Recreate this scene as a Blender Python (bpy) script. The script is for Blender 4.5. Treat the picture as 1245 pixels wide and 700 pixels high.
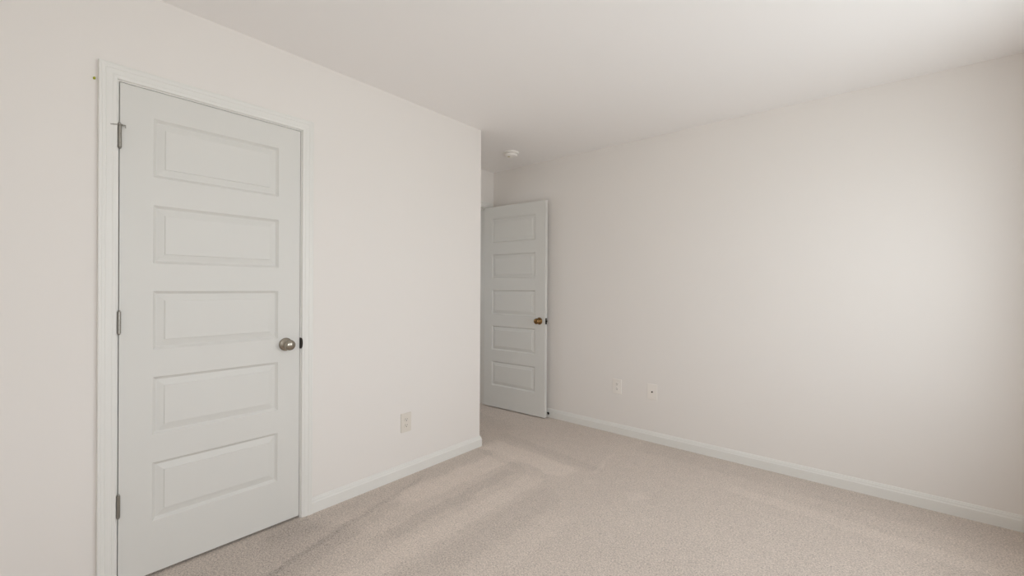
import bpy, bmesh, math
from mathutils import Vector, Matrix

for o in list(bpy.data.objects):
    bpy.data.objects.remove(o)
S = bpy.context.scene
COL = S.collection

# ------------------------------------------------------------------ camera
YAW, PITCH, ROLL = -0.7012, -0.0012, 0.0055
cd = bpy.data.cameras.new('camera')
cd.sensor_width = 36.0
cd.lens = 521.64 / 1245 * 36.0
cd.clip_start = 0.05
cam = bpy.data.objects.new('camera', cd)
COL.objects.link(cam)
S.camera = cam
_f = Vector((math.sin(YAW) * math.cos(PITCH), math.cos(YAW) * math.cos(PITCH), math.sin(PITCH)))
_r = Vector((math.cos(YAW), -math.sin(YAW), 0))
_u = _r.cross(_f)
_c, _s = math.cos(ROLL), math.sin(ROLL)
# picture content turns clockwise by ROLL, so the camera turns the other way
R2 = _r * _c + _u * _s
U2 = _u * _c - _r * _s
M = Matrix((R2, U2, -_f)).transposed().to_4x4()
M.translation = Vector((2.3195, -2.3694, 1.2239))
cam.matrix_world = M

# ------------------------------------------------------------------ room size
XW, YB, YR, H = 3.08, 0.9688, -2.95, 2.432       # window wall, back wall, rear wall, ceiling
XH = -2.05                                        # far side of the hallway
XA = -0.759                                       # alcove wall with the bedroom door

# ------------------------------------------------------------------ world, daylight, exposure
W = bpy.data.worlds.new('World')
S.world = W
W.use_nodes = True
nt = W.node_tree
nt.nodes.clear()
out = nt.nodes.new('ShaderNodeOutputWorld')
bg = nt.nodes.new('ShaderNodeBackground')
tc = nt.nodes.new('ShaderNodeTexCoord')
sx = nt.nodes.new('ShaderNodeSeparateXYZ')
cr = nt.nodes.new('ShaderNodeValToRGB')
mr = nt.nodes.new('ShaderNodeMapRange')
mr.inputs['From Min'].default_value = -1
mr.inputs['From Max'].default_value = 1
nt.links.new(tc.outputs['Generated'], sx.inputs[0])
nt.links.new(sx.outputs['Z'], mr.inputs['Value'])
nt.links.new(mr.outputs[0], cr.inputs[0])
e = cr.color_ramp.elements
e[0].position = 0.49
e[0].color = (0.88, 0.89, 0.92, 1)          # sunlit ground and houses
e[1].position = 0.51
e[1].color = (0.98, 1.0, 1.07, 1)           # hazy sky
nt.links.new(cr.outputs[0], bg.inputs['Color'])
bg.inputs['Strength'].default_value = 5.3
nt.links.new(bg.outputs[0], out.inputs['Surface'])

# windows in the window wall: (y0, y1, z0, z1)
WINS = [(-0.80, 0.42, 0.62, 2.06), (-2.65, -1.22, 0.62, 2.06)]


def portal(name, loc, rot, sy, sz):
    l = bpy.data.lights.new(name, 'AREA')
    l.shape = 'RECTANGLE'
    l.size = sy
    l.size_y = sz
    l.cycles.is_portal = True
    o = bpy.data.objects.new(name, l)
    o.location = loc
    o.rotation_euler = rot
    COL.objects.link(o)
    return o


for (a, b, c, d) in WINS:
    # pointing to -x
    portal('window_daylight', (XW + 0.13, (a + b) / 2, (c + d) / 2), (0, math.radians(90), 0), d - c, b - a)

# unseen window added across the hallway to brighten the alcove: (y0, y1, z0, z1)
HW_FILL = (-1.20, -0.35, 0.85, 1.95)
portal('hallway_fill_portal', (XH - 0.12, (HW_FILL[0] + HW_FILL[1]) / 2, (HW_FILL[2] + HW_FILL[3]) / 2), (0, math.radians(-90), 0), HW_FILL[3] - HW_FILL[2], HW_FILL[1] - HW_FILL[0])

S.view_settings.view_transform = 'Standard'
S.view_settings.look = 'None'
S.view_settings.gamma = 1
S.view_settings.use_curve_mapping = False
S.view_settings.exposure = 0.0
S.cycles.max_bounces = 16
S.cycles.diffuse_bounces = 12
S.cycles.glossy_bounces = 4
S.cycles.use_denoising = True
S.cycles.sample_clamp_indirect = 0


# ------------------------------------------------------------------ materials
def lin(c):
    return tuple((x / 255 / 12.92 if x / 255 <= 0.04045 else ((x / 255 + 0.055) / 1.055) ** 2.4) for x in c) + (1,)


def mat(name, col, rough=0.5, metal=0.0, bump=0, bscale=100, bdist=0.001, var=0.0, spec=0.5):
    m = bpy.data.materials.new(name)
    m.use_nodes = True
    n = m.node_tree.nodes
    L = m.node_tree.links
    b = n['Principled BSDF']
    b.inputs['Base Color'].default_value = lin(col)
    b.inputs['Roughness'].default_value = rough
    b.inputs['Metallic'].default_value = metal
    b.inputs['Specular IOR Level'].default_value = spec
    t = n.new('ShaderNodeTexCoord')
    if var:
        nz = n.new('ShaderNodeTexNoise')
        nz.inputs['Scale'].default_value = bscale * 0.35
        mx = n.new('ShaderNodeMixRGB')
        mx.blend_type = 'MULTIPLY'
        mx.inputs[1].default_value = lin(col)
        mx.inputs[0].default_value = var
        L.new(t.outputs['Object'], nz.inputs['Vector'])
        L.new(nz.outputs['Fac'], mx.inputs[2])
        L.new(mx.outputs[0], b.inputs['Base Color'])
    if bump:
        nz = n.new('ShaderNodeTexNoise')
        nz.inputs['Scale'].default_value = bscale
        nz.inputs['Detail'].default_value = 3
        bp = n.new('ShaderNodeBump')
        bp.inputs['Strength'].default_value = bump
        bp.inputs['Distance'].default_value = bdist
        L.new(t.outputs['Object'], nz.inputs['Vector'])
        L.new(nz.outputs['Fac'], bp.inputs['Height'])
        L.new(bp.outputs[0], b.inputs['Normal'])
    return m


M_wall = mat('wall_paint', (230, 226, 222), 0.85, bump=0.12, bscale=90, spec=0.15)
M_ceil = mat('ceiling_paint', (242, 240, 239), 0.95, bump=0.15, bscale=120, spec=0.05)
M_trim = mat('trim_paint', (227, 226, 222), 0.42, spec=0.4)
M_door = mat('door_paint', (217, 216, 212), 0.5, bump=0.05, bscale=60, spec=0.35)
M_plate = mat('ivory_plastic', (221, 215, 206), 0.4)
M_plate_g = mat('white_plastic', (236, 231, 225), 0.45)
M_white = mat('detector_plastic', (242, 239, 235), 0.5)
M_slot = mat('slot_dark', (40, 36, 32), 0.7)
M_nickel = mat('satin_nickel', (165, 158, 146), 0.22, 1.0, var=0.15)
M_brass = mat('antique_brass', (150, 118, 78), 0.22, 1.0, var=0.15)
M_hinge = mat('hinge_steel', (165, 162, 155), 0.38, 1.0, var=0.2)
M_dark = mat('dark_bronze', (52, 46, 40), 0.45, 0.8)
M_green = mat('yellow_green_plastic', (168, 172, 40), 0.5)
M_lens = mat('amber_lens', (190, 180, 140), 0.3)
M_rubber = mat('white_rubber', (205, 203, 198), 0.7)


def glass_mat():
    m = bpy.data.materials.new('window_glass')
    m.use_nodes = True
    n = m.node_tree.nodes
    L = m.node_tree.links
    n.clear()
    o = n.new('ShaderNodeOutputMaterial')
    mx = n.new('ShaderNodeMixShader')
    tr = n.new('ShaderNodeBsdfTransparent')
    gl = n.new('ShaderNodeBsdfGlossy')
    gl.inputs['Roughness'].default_value = 0.0
    fr = n.new('ShaderNodeFresnel')
    fr.inputs['IOR'].default_value = 1.3
    tr.inputs['Color'].default_value = (0.96, 0.98, 0.97, 1)
    ge = n.new('ShaderNodeNewGeometry')
    fm = n.new('ShaderNodeMath')
    fm.operation = 'MULTIPLY'
    inv = n.new('ShaderNodeMath')
    inv.operation = 'SUBTRACT'
    inv.inputs[0].default_value = 1.0
    L.new(ge.outputs['Backfacing'], inv.inputs[1])
    L.new(inv.outputs[0], fm.inputs[0])
    L.new(fr.outputs[0], fm.inputs[1])
    L.new(fm.outputs[0], mx.inputs[0])
    L.new(tr.outputs[0], mx.inputs[1])
    L.new(gl.outputs[0], mx.inputs[2])
    L.new(mx.outputs[0], o.inputs[0])
    return m


M_glass = glass_mat()


def carpet_mat():
    m = bpy.data.materials.new('carpet')
    m.use_nodes = True
    n = m.node_tree.nodes
    L = m.node_tree.links
    b = n['Principled BSDF']
    b.inputs['Roughness'].default_value = 1.0
    b.inputs['Specular IOR Level'].default_value = 0.05
    b.inputs['Sheen Weight'].default_value = 0.15
    b.inputs['Sheen Roughness'].default_value = 0.6
    t = n.new('ShaderNodeTexCoord')

    def math_(op, *a, clamp=False):
        q = n.new('ShaderNodeMath')
        q.operation = op
        q.use_clamp = clamp
        for i, v in enumerate(a):
            if isinstance(v, (int, float)):
                q.inputs[i].default_value = v
            else:
                L.new(v, q.inputs[i])
        return q.outputs[0]

    def noise(scale, detail=2, rough=0.5, vec=None):
        q = n.new('ShaderNodeTexNoise')
        q.inputs['Scale'].default_value = scale
        q.inputs['Detail'].default_value = detail
        q.inputs['Roughness'].default_value = rough
        L.new(vec if vec is not None else t.outputs['Object'], q.inputs['Vector'])
        return q.outputs['Fac']

    sp = n.new('ShaderNodeSeparateXYZ')
    L.new(t.outputs['Object'], sp.inputs[0])
    wob = math_('MULTIPLY', math_('SUBTRACT', noise(7, 3), 0.5), 0.10)
    wob2 = math_('MULTIPLY', math_('SUBTRACT', noise(60, 2), 0.5), 0.05)
    X = math_('ADD', math_('ADD', sp.outputs['X'], wob), wob2)
    Y = math_('ADD', math_('SUBTRACT', sp.outputs['Y'], wob), wob2)

    def stroke(ax, ay, bx, by, w, amp, soft=0.3):
        """vacuum mark: pile brushed lighter or darker along A-B, half width w"""
        dx, dy = bx - ax, by - ay
        ln = math.hypot(dx, dy)
        ux, uy = dx / ln, dy / ln
        px, py = math_('SUBTRACT', X, ax), math_('SUBTRACT', Y, ay)
        al = math_('ADD', math_('MULTIPLY', px, ux), math_('MULTIPLY', py, uy))
        ac = math_('ABSOLUTE', math_('SUBTRACT', math_('MULTIPLY', px, uy), math_('MULTIPLY', py, ux)))
        s = max(w * soft, 0.008)
        m1 = math_('DIVIDE', math_('SUBTRACT', w, ac), s, clamp=True)
        m2 = math_('DIVIDE', al, 0.08, clamp=True)
        m3 = math_('DIVIDE', math_('SUBTRACT', ln, al), 0.08, clamp=True)
        return math_('MULTIPLY', math_('MULTIPLY', math_('MULTIPLY', m1, m2), m3), amp * 1.3)

    tone = None
    for st in STROKES:
        v = stroke(*st)
        tone = v if tone is None else math_('ADD', tone, v)
    big = math_('MULTIPLY', math_('SUBTRACT', noise(2.2, 3), 0.5), 0.10)
    med = math_('MULTIPLY', math_('SUBTRACT', noise(16, 3), 0.5), 0.14)
    tuft = noise(125, 4, 0.7)
    tuf2 = noise(260, 2, 0.6)
    vor = n.new('ShaderNodeTexVoronoi')
    vor.inputs['Scale'].default_value = 150
    L.new(t.outputs['Object'], vor.inputs['Vector'])
    fine = math_('MULTIPLY', math_('SUBTRACT', tuft, 0.5), 1.55)
    fine2 = math_('MULTIPLY', math_('SUBTRACT', tuf2, 0.5), 1.2)
    speck = math_('MULTIPLY', math_('SUBTRACT', vor.outputs['Distance'], 0.45), -0.28)
    tot = math_('ADD', 1.0, math_('ADD', math_('ADD', tone, big), math_('ADD', med, math_('ADD', fine, math_('ADD', fine2, speck)))))
    mx = n.new('ShaderNodeVectorMath')
    mx.operation = 'SCALE'
    mx.inputs[0].default_value = lin((205, 193, 183))[:3]
    L.new(math_('MAXIMUM', tot, 0.15), mx.inputs['Scale'])
    L.new(mx.outputs[0], b.inputs['Base Color'])
    bp = n.new('ShaderNodeBump')
    bp.inputs['Strength'].default_value = 0.5
    bp.inputs['Distance'].default_value = 0.004
    L.new(math_('ADD', tuft, math_('MULTIPLY', vor.outputs['Distance'], -0.5)), bp.inputs['Height'])
    L.new(bp.outputs[0], b.inputs['Normal'])
    return m


# (ax, ay, bx, by, half width, tone)
STROKES = [
    (0.05, -1.30, 0.50, -2.30, 0.40, -0.12, 0.8),
    (0.10, 0.0, 0.10, -1.6, 0.12, -0.07, 0.8),
    (0.10, -0.62, 0.40, -1.75, 0.022, -0.07),
    (0.20, -0.90, 0.44, -1.70, 0.075, -0.07),
    (0.25, -0.92, 0.30, 0.02, 0.11, 0.08),
    (0.50, -1.25, 0.47, -0.12, 0.055, -0.08),
    (0.66, -1.75, 0.66, -0.12, 0.075, 0.07),
    (0.86, -1.60, 0.86, -0.22, 0.10, -0.05),
    (1.06, -1.50, 1.04, -0.40, 0.07, 0.03),
    (-0.02, 0.10, 0.84, 0.04, 0.11, 0.10),
    (-0.10, 0.33, 0.96, 0.20, 0.05, -0.05),
    (0.02, -0.05, 0.55, -0.12, 0.03, -0.06),
    (0.90, 0.00, 1.00, 0.07, 0.04, 0.07),
    (0.92, 0.10, 0.84, 0.62, 0.018, 0.05),
    (1.20, -0.05, 1.32, 0.12, 0.05, 0.06),
    (0.90, 0.86, 2.92, 0.80, 0.16, -0.045),
    (1.60, 0.52, 2.80, 0.40, 0.06, 0.05),
    (-0.70, 0.55, -0.05, 0.45, 0.12, -0.04),
]
M_carpet = carpet_mat()


# ------------------------------------------------------------------ helpers
def link(name, bm, m, parent=None, smooth=False, bevel=0, loc=None, rot=None):
    me = bpy.data.meshes.new(name)
    bmesh.ops.recalc_face_normals(bm, faces=bm.faces)
    bm.to_mesh(me)
    bm.free()
    o = bpy.data.objects.new(name, me)
    me.materials.append(m)
    COL.objects.link(o)
    if parent:
        o.parent = parent
    if loc:
        o.location = loc
    if rot:
        o.rotation_euler = rot
    if smooth:
        for p in me.polygons:
            p.use_smooth = True
    if bevel:
        md = o.modifiers.new('bevel', 'BEVEL')
        md.width = bevel
        md.segments = 2
        md.limit_method = 'ANGLE'
    return o


def box(bm, x0, x1, y0, y1, z0, z1):
    v = [bm.verts.new(p) for p in ((x0, y0, z0), (x1, y0, z0), (x1, y1, z0), (x0, y1, z0),
                                   (x0, y0, z1), (x1, y0, z1), (x1, y1, z1), (x0, y1, z1))]
    for f in ((0, 3, 2, 1), (4, 5, 6, 7), (0, 1, 5, 4), (1, 2, 6, 5), (2, 3, 7, 6), (3, 0, 4, 7)):
        bm.faces.new([v[i] for i in f])


def boxes(*bs):
    bm = bmesh.new()
    for b in bs:
        box(bm, *b)
    return bm


def lathe(bm, prof, seg=32, mtx=None, sx=1, sy=1):
    """prof: (radius, height) from bottom to top, about local Z"""
    rings = []
    for r, z in prof:
        if r < 1e-6:
            rings.append([bm.verts.new((0, 0, z))])
        else:
            rings.append([bm.verts.new((r * math.cos(2 * math.pi * i / seg) * sx, r * math.sin(2 * math.pi * i / seg) * sy, z)) for i in range(seg)])
    new = [v for R in rings for v in R]
    for A, B in zip(rings, rings[1:]):
        if len(A) == 1 and len(B) == 1:
            continue
        for i in range(seg):
            j = (i + 1) % seg
            if len(A) == 1:
                bm.faces.new((A[0], B[i], B[j]))
            elif len(B) == 1:
                bm.faces.new((A[i], A[j], B[0]))
            else:
                bm.faces.new((A[i], A[j], B[j], B[i]))
    if mtx:
        bmesh.ops.transform(bm, matrix=mtx, verts=new)


def sweep(bm, path, prof, z0=0.0):
    """baseboard: path of (x, y), profile (offset to the left of travel, height); mitred corners"""
    P = [Vector(p) for p in path]
    nrm = []
    for a, b in zip(P, P[1:]):
        d = (b - a).normalized()
        nrm.append(Vector((-d.y, d.x)))
    rows = []
    for i, p in enumerate(P):
        if i == 0:
            m = nrm[0]
        elif i == len(P) - 1:
            m = nrm[-1]
        else:
            m = (nrm[i - 1] + nrm[i])
            m = m / (m.dot(nrm[i]))
        rows.append([bm.verts.new((p.x + m.x * o, p.y + m.y * o, z0 + z)) for o, z in prof])
    k = len(prof)
    for A, B in zip(rows, rows[1:]):
        for i in range(k):
            j = (i + 1) % k
            bm.faces.new((A[i], A[j], B[j], B[i]))
    bm.faces.new(rows[0])
    bm.faces.new(rows[-1][::-1])


def tag(o, label=None, cat=None, group=None, kind=None):
    for k, v in (('label', label), ('category', cat), ('group', group), ('kind', kind)):
        if v:
            o[k] = v
    return o


def empty(name, loc, rz=0, parent=None):
    o = bpy.data.objects.new(name, None)
    o.empty_display_size = 0.05
    o.location = loc
    o.rotation_euler = (0, 0, rz)
    COL.objects.link(o)
    if parent:
        o.parent = parent
    return o


# ------------------------------------------------------------------ shell
T = 0.115
D1 = (-2.0735, -1.3575)          # clear opening of the closet door between its jambs
DH = 2.043
D2 = (0.118, 0.886)              # clear opening of the bedroom door
JT = 0.018                        # jamb thickness

tag(link('floor', boxes((XH, XW + 0.15, YR - T, YB + T, -0.05, 0)), M_carpet), 'beige cut pile carpet with vacuum tracks across the whole floor', 'floor', kind='structure')
tag(link('ceiling', boxes((XH, XW + 0.15, YR - T, YB + T, H, H + 0.08)), M_ceil), 'smooth off white painted ceiling', 'ceiling', kind='structure')
a, b = D1[0] - JT, D1[1] + JT
tag(link('wall_left', boxes((-T, 0, YR, a, 0, H), (-T, 0, b, 0, 0, H), (-T, 0, a, b, DH + JT, H), (XA, -T, -T, 0, 0, H)), M_wall),
    'warm beige painted wall holding the closed closet door and ending in an outside corner', 'wall', kind='structure')
tag(link('wall_back', boxes((XH, XW + 0.15, YB, YB + T, 0, H)), M_wall), 'long beige wall on the right with two small cover plates', 'wall', kind='structure')
a, b = D2[0] - JT, D2[1] + JT
tag(link('wall_alcove', boxes((XA - T, XA, YR, a, 0, H), (XA - T, XA, b, YB, 0, H), (XA - T, XA, a, b, DH + JT, H)), M_wall),
    'narrow beige wall strip above and behind the open bedroom door', 'wall', kind='structure')
tag(link('wall_hallway', boxes((XH - T, XH, YR, HW_FILL[0], 0, H), (XH - T, XH, HW_FILL[1], YB + T, 0, H), (XH - T, XH, HW_FILL[0], HW_FILL[1], 0, HW_FILL[2]), (XH - T, XH, HW_FILL[0], HW_FILL[1], HW_FILL[3], H)), M_wall), 'beige hallway wall beyond the open bedroom doorway', 'wall', kind='structure')
tag(link('wall_rear', boxes((XH, XW + 0.15, YR - T, YR, 0, H)), M_wall), 'beige wall behind the camera', 'wall', kind='structure')
bm = bmesh.new()
ys = [YR]
for (a, b, c, d) in sorted(WINS):
    box(bm, XW, XW + 0.15, ys[-1], a, 0, H)
    box(bm, XW, XW + 0.15, a, b, 0, c)
    box(bm, XW, XW + 0.15, a, b, d, H)
    ys.append(b)
box(bm, XW, XW + 0.15, ys[-1], YB, 0, H)
tag(link('wall_right', bm, M_wall), 'beige outside wall with the two windows', 'wall', kind='structure')

# windows: double-hung, white vinyl; the hallway one is added for alcove light
WHERE = ['in the right wall, the one nearest the back wall', 'in the right wall, the one nearest the rear wall', 'added unseen in the hallway wall to light the alcove']
for i, (a, b, c, d) in enumerate(WINS + [HW_FILL]):
    w = empty('window_%d' % (i + 1), (XW if i < 2 else XH, (a + b) / 2, c), 0 if i < 2 else math.pi)
    tag(w, 'white double hung window ' + WHERE[i], 'window', kind='structure')
    hw, hh = (b - a) / 2, d - c
    link('window_frame', boxes((0.05, 0.11, -hw, -hw + 0.035, 0, hh), (0.05, 0.11, hw - 0.035, hw, 0, hh),
                               (0.05, 0.11, -hw, hw, 0, 0.035), (0.05, 0.11, -hw, hw, hh - 0.035, hh)), M_trim, w)
    for nm, z0, z1, xx in (('lower_sash', 0.035, hh / 2 + 0.02, 0.055), ('upper_sash', hh / 2 - 0.02, hh - 0.035, 0.08)):
        sh = link(nm, boxes((xx, xx + 0.024, -hw + 0.035, -hw + 0.075, z0, z1), (xx, xx + 0.024, hw - 0.075, hw - 0.035, z0, z1),
                            (xx, xx + 0.024, -hw + 0.075, hw - 0.075, z0, z0 + 0.04), (xx, xx + 0.024, -hw + 0.075, hw - 0.075, z1 - 0.04, z1)), M_trim, w)
        link('pane', boxes((xx + 0.011, xx + 0.013, -hw + 0.075, hw - 0.075, z0 + 0.04, z1 - 0.04)), M_glass, sh)
    link('window_sill', boxes((-0.03, 0.05, -hw - 0.03, hw + 0.03, -0.02, 0.0)), M_trim, w, bevel=0.004)

# ------------------------------------------------------------------ baseboards
BP = [(0, 0), (0.0135, 0), (0.0135, 0.055), (0.0125, 0.058), (0.0105, 0.0605), (0.0095, 0.066), (0.0085, 0.071), (0.0060, 0.0745), (0.0050, 0.079), (0.0025, 0.082), (0, 0.082)]


def baseboard(name, path, label):
    bm = bmesh.new()
    sweep(bm, path, BP)
    return tag(link(name, bm, M_trim), label, 'baseboard', kind='structure')


CW = 0.056
baseboard('baseboard_left', [(XA, 0), (0, 0), (0, D1[1] + 0.005 + CW)][::-1][::-1], 'white baseboard between the closet door casing and the outside corner')
baseboard('baseboard_left_front', [(0, D1[0] - 0.005 - CW), (0, YR), (XW, YR)], 'white baseboard left of the closet door running behind the camera')
baseboard('baseboard_right', [(XW, YR), (XW, YB), (XA, YB)], 'white baseboard along the foot of the long right wall')


# ------------------------------------------------------------------ door casings and jambs
CP = [(0, 0), (0, 0.008), (0.002, 0.0105), (0.006, 0.0115), (0.012, 0.0118), (0.0135, 0.0112), (0.0155, 0.0126), (0.024, 0.0136),
      (0.032, 0.0138), (0.034, 0.0133), (0.036, 0.0150), (0.044, 0.0160), (0.046, 0.0154), (0.049, 0.0166), (0.0535, 0.0168), (0.056, 0.0145), (0.056, 0)]


def casing(y0, y1, zt, xw, side):
    """U-shaped mitred casing on the wall plane x = xw, standing proud towards side*x"""
    bm = bmesh.new()
    rows = []
    for k in range(4):
        row = []
        for w, t in CP:
            p = [(y0 - w, 0), (y0 - w, zt + w), (y1 + w, zt + w), (y1 + w, 0)][k]
            row.append(bm.verts.new((xw + side * t, p[0], p[1])))
        rows.append(row)
    n = len(CP)
    for A, B in zip(rows, rows[1:]):
        for i in range(n):
            j = (i + 1) % n
            bm.faces.new((A[i], A[j], B[j], B[i]))
    bm.faces.new(rows[0])
    bm.faces.new(rows[-1][::-1])
    return bm


def jamb(y0, y1, zt, x0, x1):
    return boxes((x0, x1, y0 - JT, y0, 0, zt + JT), (x0, x1, y1, y1 + JT, 0, zt + JT), (x0, x1, y0, y1, zt, zt + JT))


def stop(y0, y1, zt, x0, x1):
    return boxes((x0, x1, y0, y0 + 0.011, 0, zt), (x0, x1, y1 - 0.011, y1, 0, zt), (x0, x1, y0 + 0.011, y1 - 0.011, zt - 0.011, zt))


t1 = empty('trim_1', (0, 0, 0))
tag(t1, 'white moulded casing and jamb around the closed closet door', 'door trim', kind='structure')
link('casing', casing(D1[0] - 0.005, D1[1] + 0.005, DH + 0.005, 0, 1), M_trim, t1)
link('door_jamb', jamb(D1[0], D1[1], DH, -T, 0), M_trim, t1)
link('stop_moulding', stop(D1[0], D1[1], DH, -0.075, -0.040), M_trim, t1)
# curved strike lip on the jamb edge
bm = bmesh.new()
N = 14
fr, bk = [], []
for i in range(N + 1):
    a_ = math.pi * i / N
    yy, zz = D1[1] - 0.0005 + 0.0090 * math.sin(a_) ** 0.8, 0.9245 - 0.0285 * math.cos(a_)
    fr.append(bm.verts.new((0.0130, yy, zz)))
    bk.append(bm.verts.new((0.0119, yy, zz)))
bm.faces.new(fr)
bm.faces.new(bk[::-1])
for i in range(N + 1):
    j = (i + 1) % (N + 1)
    bm.faces.new((fr[i], fr[j], bk[j], bk[i]))
box(bm, -0.030, 0.0125, D1[1] - 0.0012, D1[1] - 0.0002, 0.896, 0.953)
tag(link('strike_plate', bm, M_dark, t1), 'dark bronze strike plate with curved lip')

t2 = empty('trim_2', (0, 0, 0))
tag(t2, 'white casing and jamb around the open bedroom doorway in the alcove', 'door trim', kind='structure')
link('casing', casing(D2[0] - 0.005, D2[1] + 0.005, DH + 0.005, XA, 1), M_trim, t2)
link('casing', casing(D2[0] - 0.005, D2[1] + 0.005, DH + 0.005, XA - T, -1), M_trim, t2)
link('door_jamb', jamb(D2[0], D2[1], DH, XA - T, XA), M_trim, t2)
link('stop_moulding', stop(D2[0], D2[1], DH, XA - 0.075, XA - 0.040), M_trim, t2)

# ------------------------------------------------------------------ five-panel doors
PZ = [(0.217, 0.464), (0.579, 0.825), (0.941, 1.188), (1.304, 1.550), (1.667, 1.914)]
RINGS = [(0, 0), (0.0015, 0.0010), (0.0060, 0.0062), (0.0115, 0.0110), (0.0135, 0.0112), (0.0270, 0.0075), (0.0398, 0.0045), (0.0406, 0.0012), (0.0435, 0.0008)]


def leaf(Wd, Hd, Th, inset):
    bm = bmesh.new()
    xs = [0, inset, Wd - inset, Wd]
    zs = [0]
    for a, b in PZ:
        zs += [a, b]
    zs.append(Hd)

    def side(y, sg):
        # sg = +1: recesses go towards +y
        V = {}
        for i, x in enumerate(xs):
            for k, z in enumerate(zs):
                V[i, k] = bm.verts.new((x, y, z))
        for i in range(3):
            for k in range(len(zs) - 1):
                if i == 1 and k % 2 == 1:
                    x0, x1, z0, z1 = xs[1], xs[2], zs[k], zs[k + 1]
                    prev = [V[1, k], V[2, k], V[2, k + 1], V[1, k + 1]]
                    for s_, d_ in RINGS[1:]:
                        cur = [bm.verts.new(p) for p in ((x0 + s_, y + sg * d_, z0 + s_), (x1 - s_, y + sg * d_, z0 + s_),
                                                         (x1 - s_, y + sg * d_, z1 - s_), (x0 + s_, y + sg * d_, z1 - s_))]
                        for q in range(4):
                            r = (q + 1) % 4
                            bm.faces.new((prev[q], prev[r], cur[r], cur[q]))
                        prev = cur
                    bm.faces.new(prev)
                else:
                    bm.faces.new((V[i, k], V[i + 1, k], V[i + 1, k + 1], V[i, k + 1]))
        return V
    A = side(0, 1)
    B = side(Th, -1)
    n = len(zs) - 1
    for k in range(n):
        bm.faces.new((A[0, k], A[0, k + 1], B[0, k + 1], B[0, k]))
        bm.faces.new((A[3, k], B[3, k], B[3, k + 1], A[3, k + 1]))
    for i in range(3):
        bm.faces.new((A[i, 0], B[i, 0], B[i + 1, 0], A[i + 1, 0]))
        bm.faces.new((A[i, n], A[i + 1, n], B[i + 1, n], B[i, n]))
    return bm


def knob(parent, x, z, y, sg, m, label, depth=1.0):
    """round rose, neck and flattened ball knob; sg=-1 sticks out towards local -y"""
    mt = Matrix.Translation((x, y, z)) @ Matrix.Rotation(math.radians(90) * (1 if sg < 0 else -1), 4, 'X')
    bm = bmesh.new()
    k = depth
    prof = [(0, 0.020 * k), (0.0115, 0.020 * k), (0.0112, 0.030 * k), (0.0125, 0.034 * k), (0.018, 0.037 * k), (0.0235, 0.041 * k), (0.0262, 0.046 * k), (0.0270, 0.051 * k),
            (0.0262, 0.056 * k), (0.0240, 0.0605 * k), (0.0200, 0.0640 * k), (0.014, 0.0665 * k), (0.007, 0.068 * k), (0, 0.0685 * k)]
    lathe(bm, prof, 40, mt)
    kb = link('door_knob', bm, m, parent, smooth=True)
    if label:
        kb['label'] = label
    bm = bmesh.new()
    lathe(bm, [(0, 0), (0.0330, 0), (0.0335, 0.0015), (0.0328, 0.004), (0.0300, 0.0065), (0.0255, 0.0085), (0.0195, 0.0110 * k), (0.0145, 0.0150 * k), (0.0125, 0.0215 * k), (0, 0.0215 * k)], 40, mt)
    link('rose', bm, m, kb, smooth=True)
    return kb


def hinge_knuckle(bm, x, y, z, r=0.0062, h=0.089):
    # five knuckles with thin grooves and ball tips, axis along z, centred at z
    seg = h / 5
    prof = [(0, -h / 2 - 0.006), (r * 0.55, -h / 2 - 0.005), (r * 0.75, -h / 2 - 0.002), (r * 0.6, -h / 2)]
    for i in range(5):
        z0 = -h / 2 + i * seg
        prof += [(r, z0 + 0.0005), (r, z0 + seg - 0.0012), (r * 0.86, z0 + seg - 0.0006)]
    prof += [(r * 0.6, h / 2), (r * 0.75, h / 2 + 0.002), (r * 0.55, h / 2 + 0.005), (0, h / 2 + 0.006)]
    lathe(bm, prof, 16, Matrix.Translation((x, y, z)))


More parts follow.
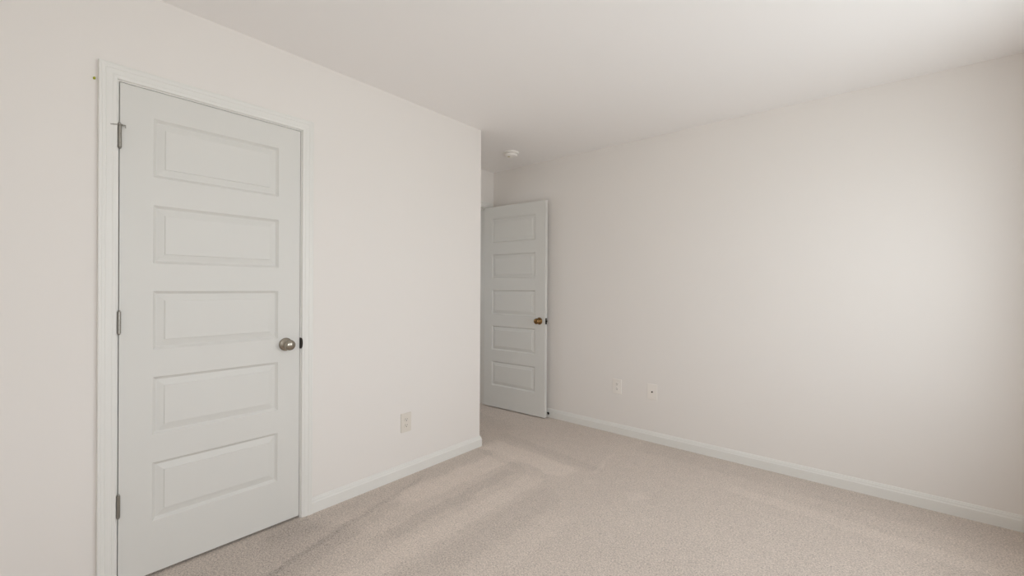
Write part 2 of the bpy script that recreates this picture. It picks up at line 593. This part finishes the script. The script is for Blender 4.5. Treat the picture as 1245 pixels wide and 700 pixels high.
# door 1: closed closet door in the left wall (leaf built along local x, front to local -y)
DW1 = 0.7105
d1 = tag(link('door_1', leaf(DW1, 2.0285, 0.035, 0.106), M_door, loc=(-0.002, D1[0] + 0.0032, 0.0125), rot=(0, 0, math.radians(90))),
         'closed white five panel closet door in the left wall', 'door', kind='structure')
knob(d1, DW1 - 0.070, 0.912, -0.0002, -1, M_nickel, 'round satin nickel door knob')
knob(d1, DW1 - 0.070, 0.912, 0.0352, 1, M_nickel, 'round satin nickel door knob')
for hz in (0.323, 1.062, 1.809):
    bm = bmesh.new()
    hinge_knuckle(bm, -0.0010, -0.0085, hz)
    box(bm, -0.0024, -0.0012, -0.0085, 0.026, hz - 0.0445, hz + 0.0445)      # leaf in the gap
    hg = link('hinge', bm, M_hinge, d1, smooth=False)
    if hz > 1.5:
        # hinge-pin door stop: eye on the pin, bracket arm to the left with rubber pad, short pad arm to the right
        bm = bmesh.new()
        zz = hz + 0.0445 + 0.002
        lathe(bm, [(0, -0.0025), (0.0085, -0.0025), (0.0085, 0.0025), (0.004, 0.003), (0.004, 0.008), (0, 0.0085)], 20, Matrix.Translation((-0.0010, -0.0085, zz)))
        arm = Matrix.Translation((-0.0010, -0.0085, zz)) @ Matrix.Rotation(math.radians(188), 4, 'Z') @ Matrix.Rotation(math.radians(14), 4, 'Y')
        v0 = len(bm.verts)
        bm.verts.ensure_lookup_table()
        old = set(bm.verts)
        box(bm, 0.006, 0.020, -0.0035, 0.0035, -0.0030, 0.0020)
        bmesh.ops.transform(bm, matrix=arm, verts=[v for v in bm.verts if v not in old])
        old = set(bm.verts)
        lathe(bm, [(0, 0.017), (0.0036, 0.017), (0.0036, 0.030), (0, 0.030)], 12)
        bmesh.ops.transform(bm, matrix=arm @ Matrix.Rotation(math.radians(90), 4, 'Y'), verts=[v for v in bm.verts if v not in old])
        old = set(bm.verts)
        box(bm, 0.004, 0.018, -0.0035, 0.0035, -0.0013, 0.0013)
        box(bm, 0.016, 0.0185, -0.0045, 0.0045, -0.010, 0.0013)
        bmesh.ops.transform(bm, matrix=Matrix.Translation((-0.0010, -0.0085, zz)) @ Matrix.Rotation(math.radians(-8), 4, 'Z'), verts=[v for v in bm.verts if v not in old])
        st = link('hinge_stop', bm, M_hinge, hg)
        st['label'] = 'steel hinge pin door stop with a short arm'

# door 2: bedroom door standing open against the back wall
DW2 = 0.7600
A2 = math.atan2(0.0335, 0.7586)
d2 = tag(link('door_2', leaf(DW2, 2.032, 0.035, 0.112), M_door, loc=(-0.7800, 0.8475, 0.0100), rot=(0, 0, A2)),
         'white five panel bedroom door standing wide open in the alcove', 'door', kind='structure')
knob(d2, DW2 - 0.062, 0.900, -0.0002, -1, M_brass, 'small aged brass door knob')
knob(d2, DW2 - 0.062, 0.900, 0.0352, 1, M_brass, 'small aged brass door knob', 0.68)
bm = boxes((DW2 + 0.0001, DW2 + 0.0014, 0.0050, 0.0300, 0.872, 0.929), (DW2 + 0.0014, DW2 + 0.0110, 0.011, 0.0235, 0.893, 0.908))
tag(link('latch', bm, M_dark, d2), 'dark latch plate and bolt on the door edge')
for hz in (0.30, 1.06, 1.79):
    bm = bmesh.new()
    hinge_knuckle(bm, -0.001, 0.0425, hz)
    box(bm, -0.0018, -0.0002, 0.004, 0.0425, hz - 0.0445, hz + 0.0445)
    link('hinge', bm, M_hinge, d2)


# ------------------------------------------------------------------ cover plates
def rounded_rect(w, h, r, seg=5):
    pts = []
    for cx, cy, a0 in ((w / 2 - r, h / 2 - r, 0), (-w / 2 + r, h / 2 - r, 90), (-w / 2 + r, -h / 2 + r, 180), (w / 2 - r, -h / 2 + r, 270)):
        for i in range(seg + 1):
            a = math.radians(a0 + 90 * i / seg)
            pts.append((cx + r * math.cos(a), cy + r * math.sin(a)))
    return pts


def slab(bm, loops, cz=0.0, cx=0.0):
    """stack of outlines: (points, depth), in local x-z plane sticking out to -y"""
    rows = [[bm.verts.new((cx + x, -d, cz + z)) for x, z in pts] for pts, d in loops]
    for A, B in zip(rows, rows[1:]):
        n = len(A)
        for i in range(n):
            j = (i + 1) % n
            bm.faces.new((A[i], A[j], B[j], B[i]))
    bm.faces.new(rows[0])
    bm.faces.new(rows[-1])


PW, PH = 0.079, 0.122


def plate(parent, m):
    bm = bmesh.new()
    slab(bm, [(rounded_rect(PW, PH, 0.003), 0.0004), (rounded_rect(PW, PH, 0.003), 0.0052), (rounded_rect(PW - 0.003, PH - 0.003, 0.003), 0.0057),
              (rounded_rect(PW - 0.008, PH - 0.008, 0.003), 0.0058)])
    return link('cover_plate', bm, m, parent)


def duplex(loc, rz, label, m):
    t = empty('wall_outlet', loc, rz)
    tag(t, label, 'outlet')
    plate(t, m)
    for cz in (0.0195, -0.0195):
        bm = bmesh.new()
        # round receptacle face cut flat at top and bottom
        pts = []
        for i in range(32):
            a = 2 * math.pi * i / 32
            pts.append((0.0172 * math.cos(a), max(-0.0142, min(0.0142, 0.0172 * math.sin(a)))))
        slab(bm, [(pts, 0.0050), (pts, 0.0072), ([(x * 0.95, z * 0.95) for x, z in pts], 0.0078)], cz)
        rc = link('receptacle', bm, m, t)
        bm = bmesh.new()
        for sx_, w_, h_ in ((-0.0064, 0.0022, 0.0090), (0.0064, 0.0022, 0.0078)):
            box(bm, sx_ - w_ / 2, sx_ + w_ / 2, -0.0081, -0.0070, cz + 0.0035 - h_ / 2, cz + 0.0035 + h_ / 2)
        lathe(bm, [(0, 0.0070), (0.0029, 0.0070), (0.0029, 0.0081), (0, 0.0081)], 14,
              Matrix.Translation((0, 0, cz - 0.0075)) @ Matrix.Rotation(math.radians(90), 4, 'X'))
        link('slot', bm, M_slot, rc)
    bm = bmesh.new()
    lathe(bm, [(0, 0.0052), (0.0036, 0.0052), (0.0034, 0.0066), (0, 0.0070)], 16, Matrix.Rotation(math.radians(90), 4, 'X'))
    link('screw', bm, m, t)
    return t


duplex((0, -0.684, 0.346), math.radians(90), 'ivory duplex outlet low on the left wall between closet door and corner', M_plate)
duplex((0.669, YB, 0.397), 0, 'white duplex outlet on the long right wall, nearer the open door', M_plate_g)
cx = empty('cable_outlet', (0.972, YB, 0.399))
tag(cx, 'white cable jack plate on the right wall with one small round connector', 'cable outlet')
plate(cx, M_plate_g)
bm = bmesh.new()
RX = Matrix.Rotation(math.radians(90), 4, 'X')
lathe(bm, [(0, 0.005), (0.0065, 0.005), (0.0065, 0.0085), (0.0047, 0.0087), (0.0047, 0.0160), (0.0030, 0.0160), (0.0028, 0.0130), (0, 0.0130)], 6, RX)
j = link('coaxial_jack', bm, M_dark, cx)
for cz in (0.0417, -0.0417):
    bm = bmesh.new()
    lathe(bm, [(0, 0.0052), (0.0034, 0.0052), (0.0032, 0.0064), (0, 0.0068)], 16, Matrix.Translation((0, 0, cz)) @ RX)
    link('screw', bm, M_plate_g, cx)

# ------------------------------------------------------------------ smoke detector
sd = empty('smoke_detector', (-0.168, 0.556, H))
tag(sd, 'round white smoke detector on the ceiling in front of the alcove', 'smoke detector')
bm = bmesh.new()
lathe(bm, [(0, 0), (0.066, 0), (0.068, -0.003), (0.067, -0.008), (0.062, -0.012), (0.050, -0.0125), (0, -0.0125)], 48)
link('mounting_plate', bm, M_white, sd, smooth=True)
bm = bmesh.new()
lathe(bm, [(0, -0.0125), (0.0420, -0.0125), (0.0420, -0.0185), (0.0540, -0.0190), (0.0550, -0.022), (0.0530, -0.030), (0.0470, -0.036), (0.0400, -0.0375), (0.0385, -0.0365), (0.0360, -0.0385), (0.015, -0.0400), (0, -0.0402)], 48)
body = link('detector_body', bm, M_white, sd, smooth=True)
bm = bmesh.new()
lathe(bm, [(0, -0.0395), (0.0105, -0.0395), (0.0105, -0.0425), (0.009, -0.0435), (0, -0.0438)], 24, Matrix.Translation((-0.012, -0.018, 0)))
tag(link('test_button', bm, M_lens, body, smooth=True), 'pale yellowish round test button')

# ------------------------------------------------------------------ baseboard door stop beside the open door
ds = empty('door_stop', (-0.030, YB - 0.0135, 0.036))
tag(ds, 'tiny dark door stop on the baseboard behind the open door edge', 'door stop')
bm = bmesh.new()
lathe(bm, [(0, 0), (0.0125, 0), (0.0120, 0.003), (0.008, 0.0045), (0, 0.0045)], 20, RX)
link('base_disc', bm, M_dark, ds, smooth=True)
bm = bmesh.new()
lathe(bm, [(0, 0.004)] + [(0.0048 if k % 2 else 0.0064, 0.005 + 0.0014 * k) for k in range(14)] + [(0, 0.025)], 16, RX)
link('spring', bm, M_dark, ds, smooth=True)
bm = bmesh.new()
lathe(bm, [(0, 0.0235), (0.0080, 0.0235), (0.0085, 0.027), (0.0075, 0.0315), (0, 0.0325)], 16, RX)
link('rubber_tip', bm, M_rubber, ds, smooth=True)

# ------------------------------------------------------------------ yellow-green pin in the wall beside the casing
wp = empty('wall_pin', (0, -2.1455, 2.0265))
tag(wp, 'tiny yellow green push pin in the wall beside the closet door casing', 'push pin')
RY = Matrix.Rotation(math.radians(90), 4, 'Y')
bm = bmesh.new()
lathe(bm, [(0, 0.0008), (0.0040, 0.0008), (0.0040, 0.0022), (0.0022, 0.0032), (0.0020, 0.0085), (0.0036, 0.0100), (0.0038, 0.0120), (0, 0.0128)], 16, RY)
link('pin_head', bm, M_green, wp, smooth=True)
bm = bmesh.new()
lathe(bm, [(0, -0.006), (0.0006, -0.004), (0.0006, 0.0012), (0, 0.0012)], 8, RY)
link('needle', bm, M_hinge, wp)
